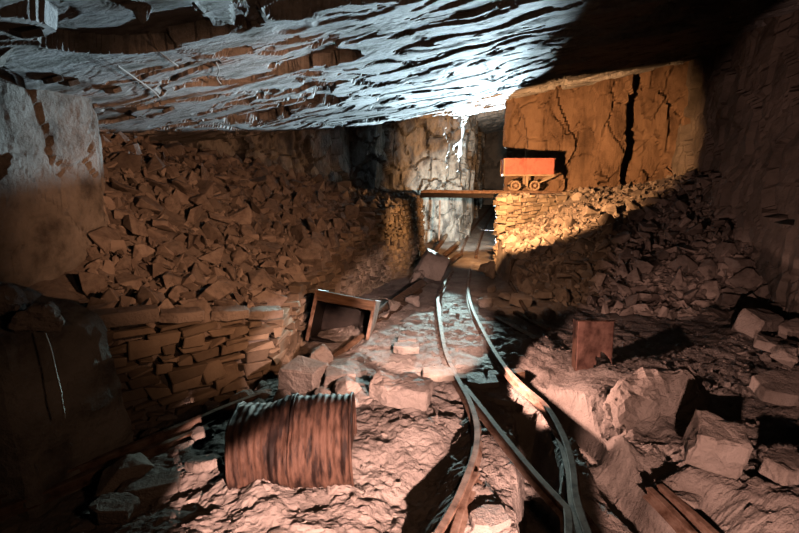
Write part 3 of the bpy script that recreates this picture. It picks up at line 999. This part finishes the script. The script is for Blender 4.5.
pole(gz(333, 358, .05), gz(362, 336, .16), .045, 'short broken pole lying in front of the overturned wagon body')
plank(gz(372, 318, .06), at(424, 282, 9.2), .16, .06, 'broad plank leaning low against the coursed wall', .5)
plank(gz(378, 324, .04), at(420, 290, 8.9), .12, .05, 'narrow plank lying in front of the broad leaning plank', .3)
pole((.75, 11.9, .12), (1.45, 14.2, .52), .07, 'dark log sloping up beside the far incline, topmost of three')
pole((.85, 11.4, .10), (1.75, 13.6, .34), .08, 'dark log beside the far incline, middle one of three')
pole((1.0, 11.0, .08), (1.70, 12.6, .18), .07, 'dark log beside the far incline, lowest of three')
pole((1.2, 13.9, -.1), (1.22, 13.95, 1.6), .03, 'thin pale pipe standing against the dripping wall under the beam', 'rail', 'pipe', 'pipe')
plank(gz(497, 318, .05), gz(536, 340, .05), .10, .05, 'narrow board lying at the foot of the right slope, farther one', .1)
plank(gz(515, 312, .10), gz(548, 330, .06), .09, .05, 'narrow board lying at the foot of the right slope, nearer the stones', .1)
pole(at(510, 282, 9.2), gz(530, 318, .12), .035, 'thin stick lying down the right spill toward the boards')

# ------------------------------------------------------------------ the red wagon on the ledge
wg = empty('mine_wagon', (3.36, 12.42, zt), (0, 0, -.10))
wg.scale = (.88, .88, .88)
tag(wg, 'small red mine wagon standing on the ledge above the right rubble', 'wagon')
bl, bw, bh, bz = 1.42, .78, .46, .47
rim_m = M['pine']
for nm, x0, x1, dy in (('side_panel', -bl / 2, -.10, .0), ('side_panel', -.10, bl / 2, -.015)):
    for sy in (-1, 1):
        bm = bmesh.new()
        box(bm, (x1 - x0 - .01, .025, bh), ((x0 + x1) / 2, sy * (bw / 2 + dy * .0), bz + bh / 2), (0, 0, (.06 if x0 < -.5 else -.03) * -sy), bev=.004)
        link(nm, bm, M['red'], wg)
for sx in (-1, 1):
    bm = bmesh.new()
    box(bm, (.025, bw, bh), (sx * bl / 2, 0, bz + bh / 2), bev=.004)
    link('end_panel', bm, M['red'], wg)
bm = bmesh.new()
box(bm, (bl, bw, .03), (0, 0, bz), bev=.004)
link('floor_plate', bm, M['iron'], wg)
for sy in (-1, 1):
    bm = bmesh.new()
    box(bm, (bl + .06, .05, .045), (0, sy * (bw / 2 + .02), bz - .01), bev=.006)
    link('bottom_edge', bm, rim_m, wg)
    bm = bmesh.new()
    box(bm, (bl + .05, .035, .03), (0, sy * (bw / 2 + .01), bz + bh), bev=.004)
    link('top_edge', bm, M['red'], wg)
    bm = bmesh.new()
    box(bm, (.04, .045, bh), (-bl / 2 - .005, sy * (bw / 2 + .015), bz + bh / 2), bev=.004)
    link('corner_post', bm, rim_m, wg)
    bm = bmesh.new()
    box(bm, (.045, .05, bh), (-.10, sy * (bw / 2 + .012), bz + bh / 2), bev=.004)
    link('middle_post', bm, M['red'], wg)
    bm = bmesh.new()
    box(bm, (.075, .05, bz - .13), (-.02, sy * .27, .13 + (bz - .13) / 2), bev=.006)
    link('upright', bm, rim_m, wg)
    bm = bmesh.new()
    beam(bm, (.18, sy * .27, .17), (bl / 2 + .08, sy * .30, bz - .02), .04, .045)
    link('brace', bm, rim_m, wg)
    bm = bmesh.new()
    box(bm, (.95, .05, .06), (-.05, sy * .25, .15), bev=.006)
    link('sole_bar', bm, M['iron'], wg)
WX = (-.35, .20)
for x in WX:
    bm = bmesh.new()
    tube(bm, [(x, -.36, .155), (x, .36, .155)], .022, 10)
    link('axle', bm, M['iron'], wg)
    for sy in (-1, 1):
        bm = bmesh.new()
        ring(bm, 0, .125, .028, 32)
        bm.transform(Matrix.Translation((x, sy * .33, .155)) @ Matrix.Rotation(math.pi / 2, 4, 'Z'))
        w_ = link('wheel', bm, rim_m, wg, True)
        bm = bmesh.new()
        for k in range(4):
            box(bm, (.25, .03, .035), (x, sy * .33, .155), (0, k * math.pi / 4, 0), bev=.005)
        link('spokes', bm, M['rail'], w_)
        bm = bmesh.new()
        tube(bm, [(x, sy * .33 - .04, .155), (x, sy * .33 + .04, .155)], .042, 14)
        link('hub', bm, rim_m, w_)


# ------------------------------------------------------------------ wires
def wire(pts, r, label, n=7):
    bm = bmesh.new()
    tube(bm, curve_pts(pts, n), r, 5)
    return tag(link('hanging_wire', bm, M['wire']), label, 'wire')


e = [at(45, 333, 2.98), at(51, 350, 2.96), at(56, 372, 2.95), at(61, 392, 2.93), at(62, 400, 2.92), at(65, 418, 2.92)]  # strand added along the rock mass to draw its lit edge
wire(e, .006, 'pale strand put in for the lit edge of the black rock mass')
for q, l in (([(150, 33), (158, 50), (172, 62), (178, 66)], 'longest pale wire dangling from the roof at upper left'),
             ([(118, 66), (135, 78), (152, 90), (160, 98)], 'thin pale wire drooping lower left of the longest one'),
             ([(216, 62), (219, 70), (217, 78), (221, 84)], 'short bright twisted wire hanging from the roof')):
    v = [at(a, b, 7.2 + .1 * k) for k, (a, b) in enumerate(q)]
    # bring them up to the roof they hang from
    d = float(ceil_z(np.array(v[0][0]), np.array(v[0][1]))) - v[0][2]
    w3 = []
    for a, b in q:
        for Yt in np.linspace(4, 13, 400):
            p_ = at(a, b, Yt)
            if p_[2] > float(ceil_z(np.array(p_[0]), np.array(p_[1]))) - .05:
                break
        w3.append(p_)
    wire(w3, .007, l, 4)


# ------------------------------------------------------------------ light
def spot(name, loc, aim, energy, color, angle, blend=.3, size=.04):
    l = bpy.data.lights.new(name, 'SPOT')
    l.energy = energy * 2.4
    l.color = color
    l.spot_size = math.radians(angle)
    l.spot_blend = blend
    l.shadow_soft_size = size
    o = bpy.data.objects.new(name, l)
    COL.objects.link(o)
    o.location = loc
    o.rotation_euler = (Vector(aim) - Vector(loc)).to_track_quat('-Z', 'Y').to_euler()
    return o


spot('torch_tunnel', (3.25, 16.0, 2.0), (3.0, 15.313, 2.682), 3500, (.68, .90, 1.0), 88, .06, .05)
spot('torch_roof', (2.45, 12.6, 0.5), (2.311, 11.813, 1.102), 1900, (.66, .89, 1.0), 78, .7, .04)
spot('torch_beam', (1.75, 13.7, 1.35), (1.551, 12.724, 1.263), 3800, (.66, .95, .93), 23, .5, .04)
spot('torch_teal', (-.4, 7.6, 1.6), (-1.35, 4.0, .0), 170, (.66, .95, .90), 30, .5, .04)
spot('fill_spill', (1.1, 5.9, 1.4), (2.5, 8.8, .35), 75, (1.0, .50, .28), 52, .7, .04)  # added lamp, brightens the spill right of the track
spot('torch_incline', (1.75, 12.2, .9), (2.3, 16.5, 1.6), 330, (.82, .95, .90), 80, .4, .05)
spot('torch_orange', (2.0, 9.2, 2.0), (2.411, 10.111, 1.956), 850, (1.0, .47, .19), 102, .4, .06)
spot('torch_amber', (1.3, 10.2, 1.4), (-.2, 10.8, 1.0), 75, (1.0, .47, .18), 84, .8, .06)
spot('torch_low', (0.55, 0, 0.95), (0.32, 0.83, 0.442), 1500, (1.0, .57, .46), 51, .15, .03)
spot('fill_heap', (.7, 2.4, 1.4), (-.9, 4.95, .2), 330, (1.0, .57, .45), 27, .4, .03)  # added lamp, reaches the stones that the drum keeps dark
spot('torch_track', (.45, 3.3, 1.2), (.25, 6.2, .05), 600, (1.0, .60, .48), 40, .4, .03)
spot('torch_side', (0.85, 4.45, 0.42), (1.841, 4.554, 0.333), 150, (1.0, .54, .42), 100, .12, .03)
spot('fill_right', (0.75, 0.6, 0.95), (1.341, 1.33, 0.608), 300, (1.0, .54, .42), 45, .2, .03)  # unseen lamp put in to brighten the floor and rocks at right
spot('torch_warm', (1.4, 2.2, 2.4), (0.763, 2.959, 2.261), 440, (1.0, .46, .24), 60, .8, .06)
spot('fill_dim', (.6, 1.0, 1.9), (-1.5, 8.0, .9), 18, (1.0, .52, .30), 130, .8, .1)  # broad fill lamp added in place of bounced light
S.cycles.diffuse_bounces = 0

w = bpy.data.worlds.new('dark')
S.world = w
w.use_nodes = True
w.node_tree.nodes['Background'].inputs[0].default_value = (.6, .7, .9, 1)
w.node_tree.nodes['Background'].inputs[1].default_value = .0015
S.view_settings.view_transform = 'Standard'
S.view_settings.look = 'None'
S.view_settings.exposure = 0
S.view_settings.gamma = 1
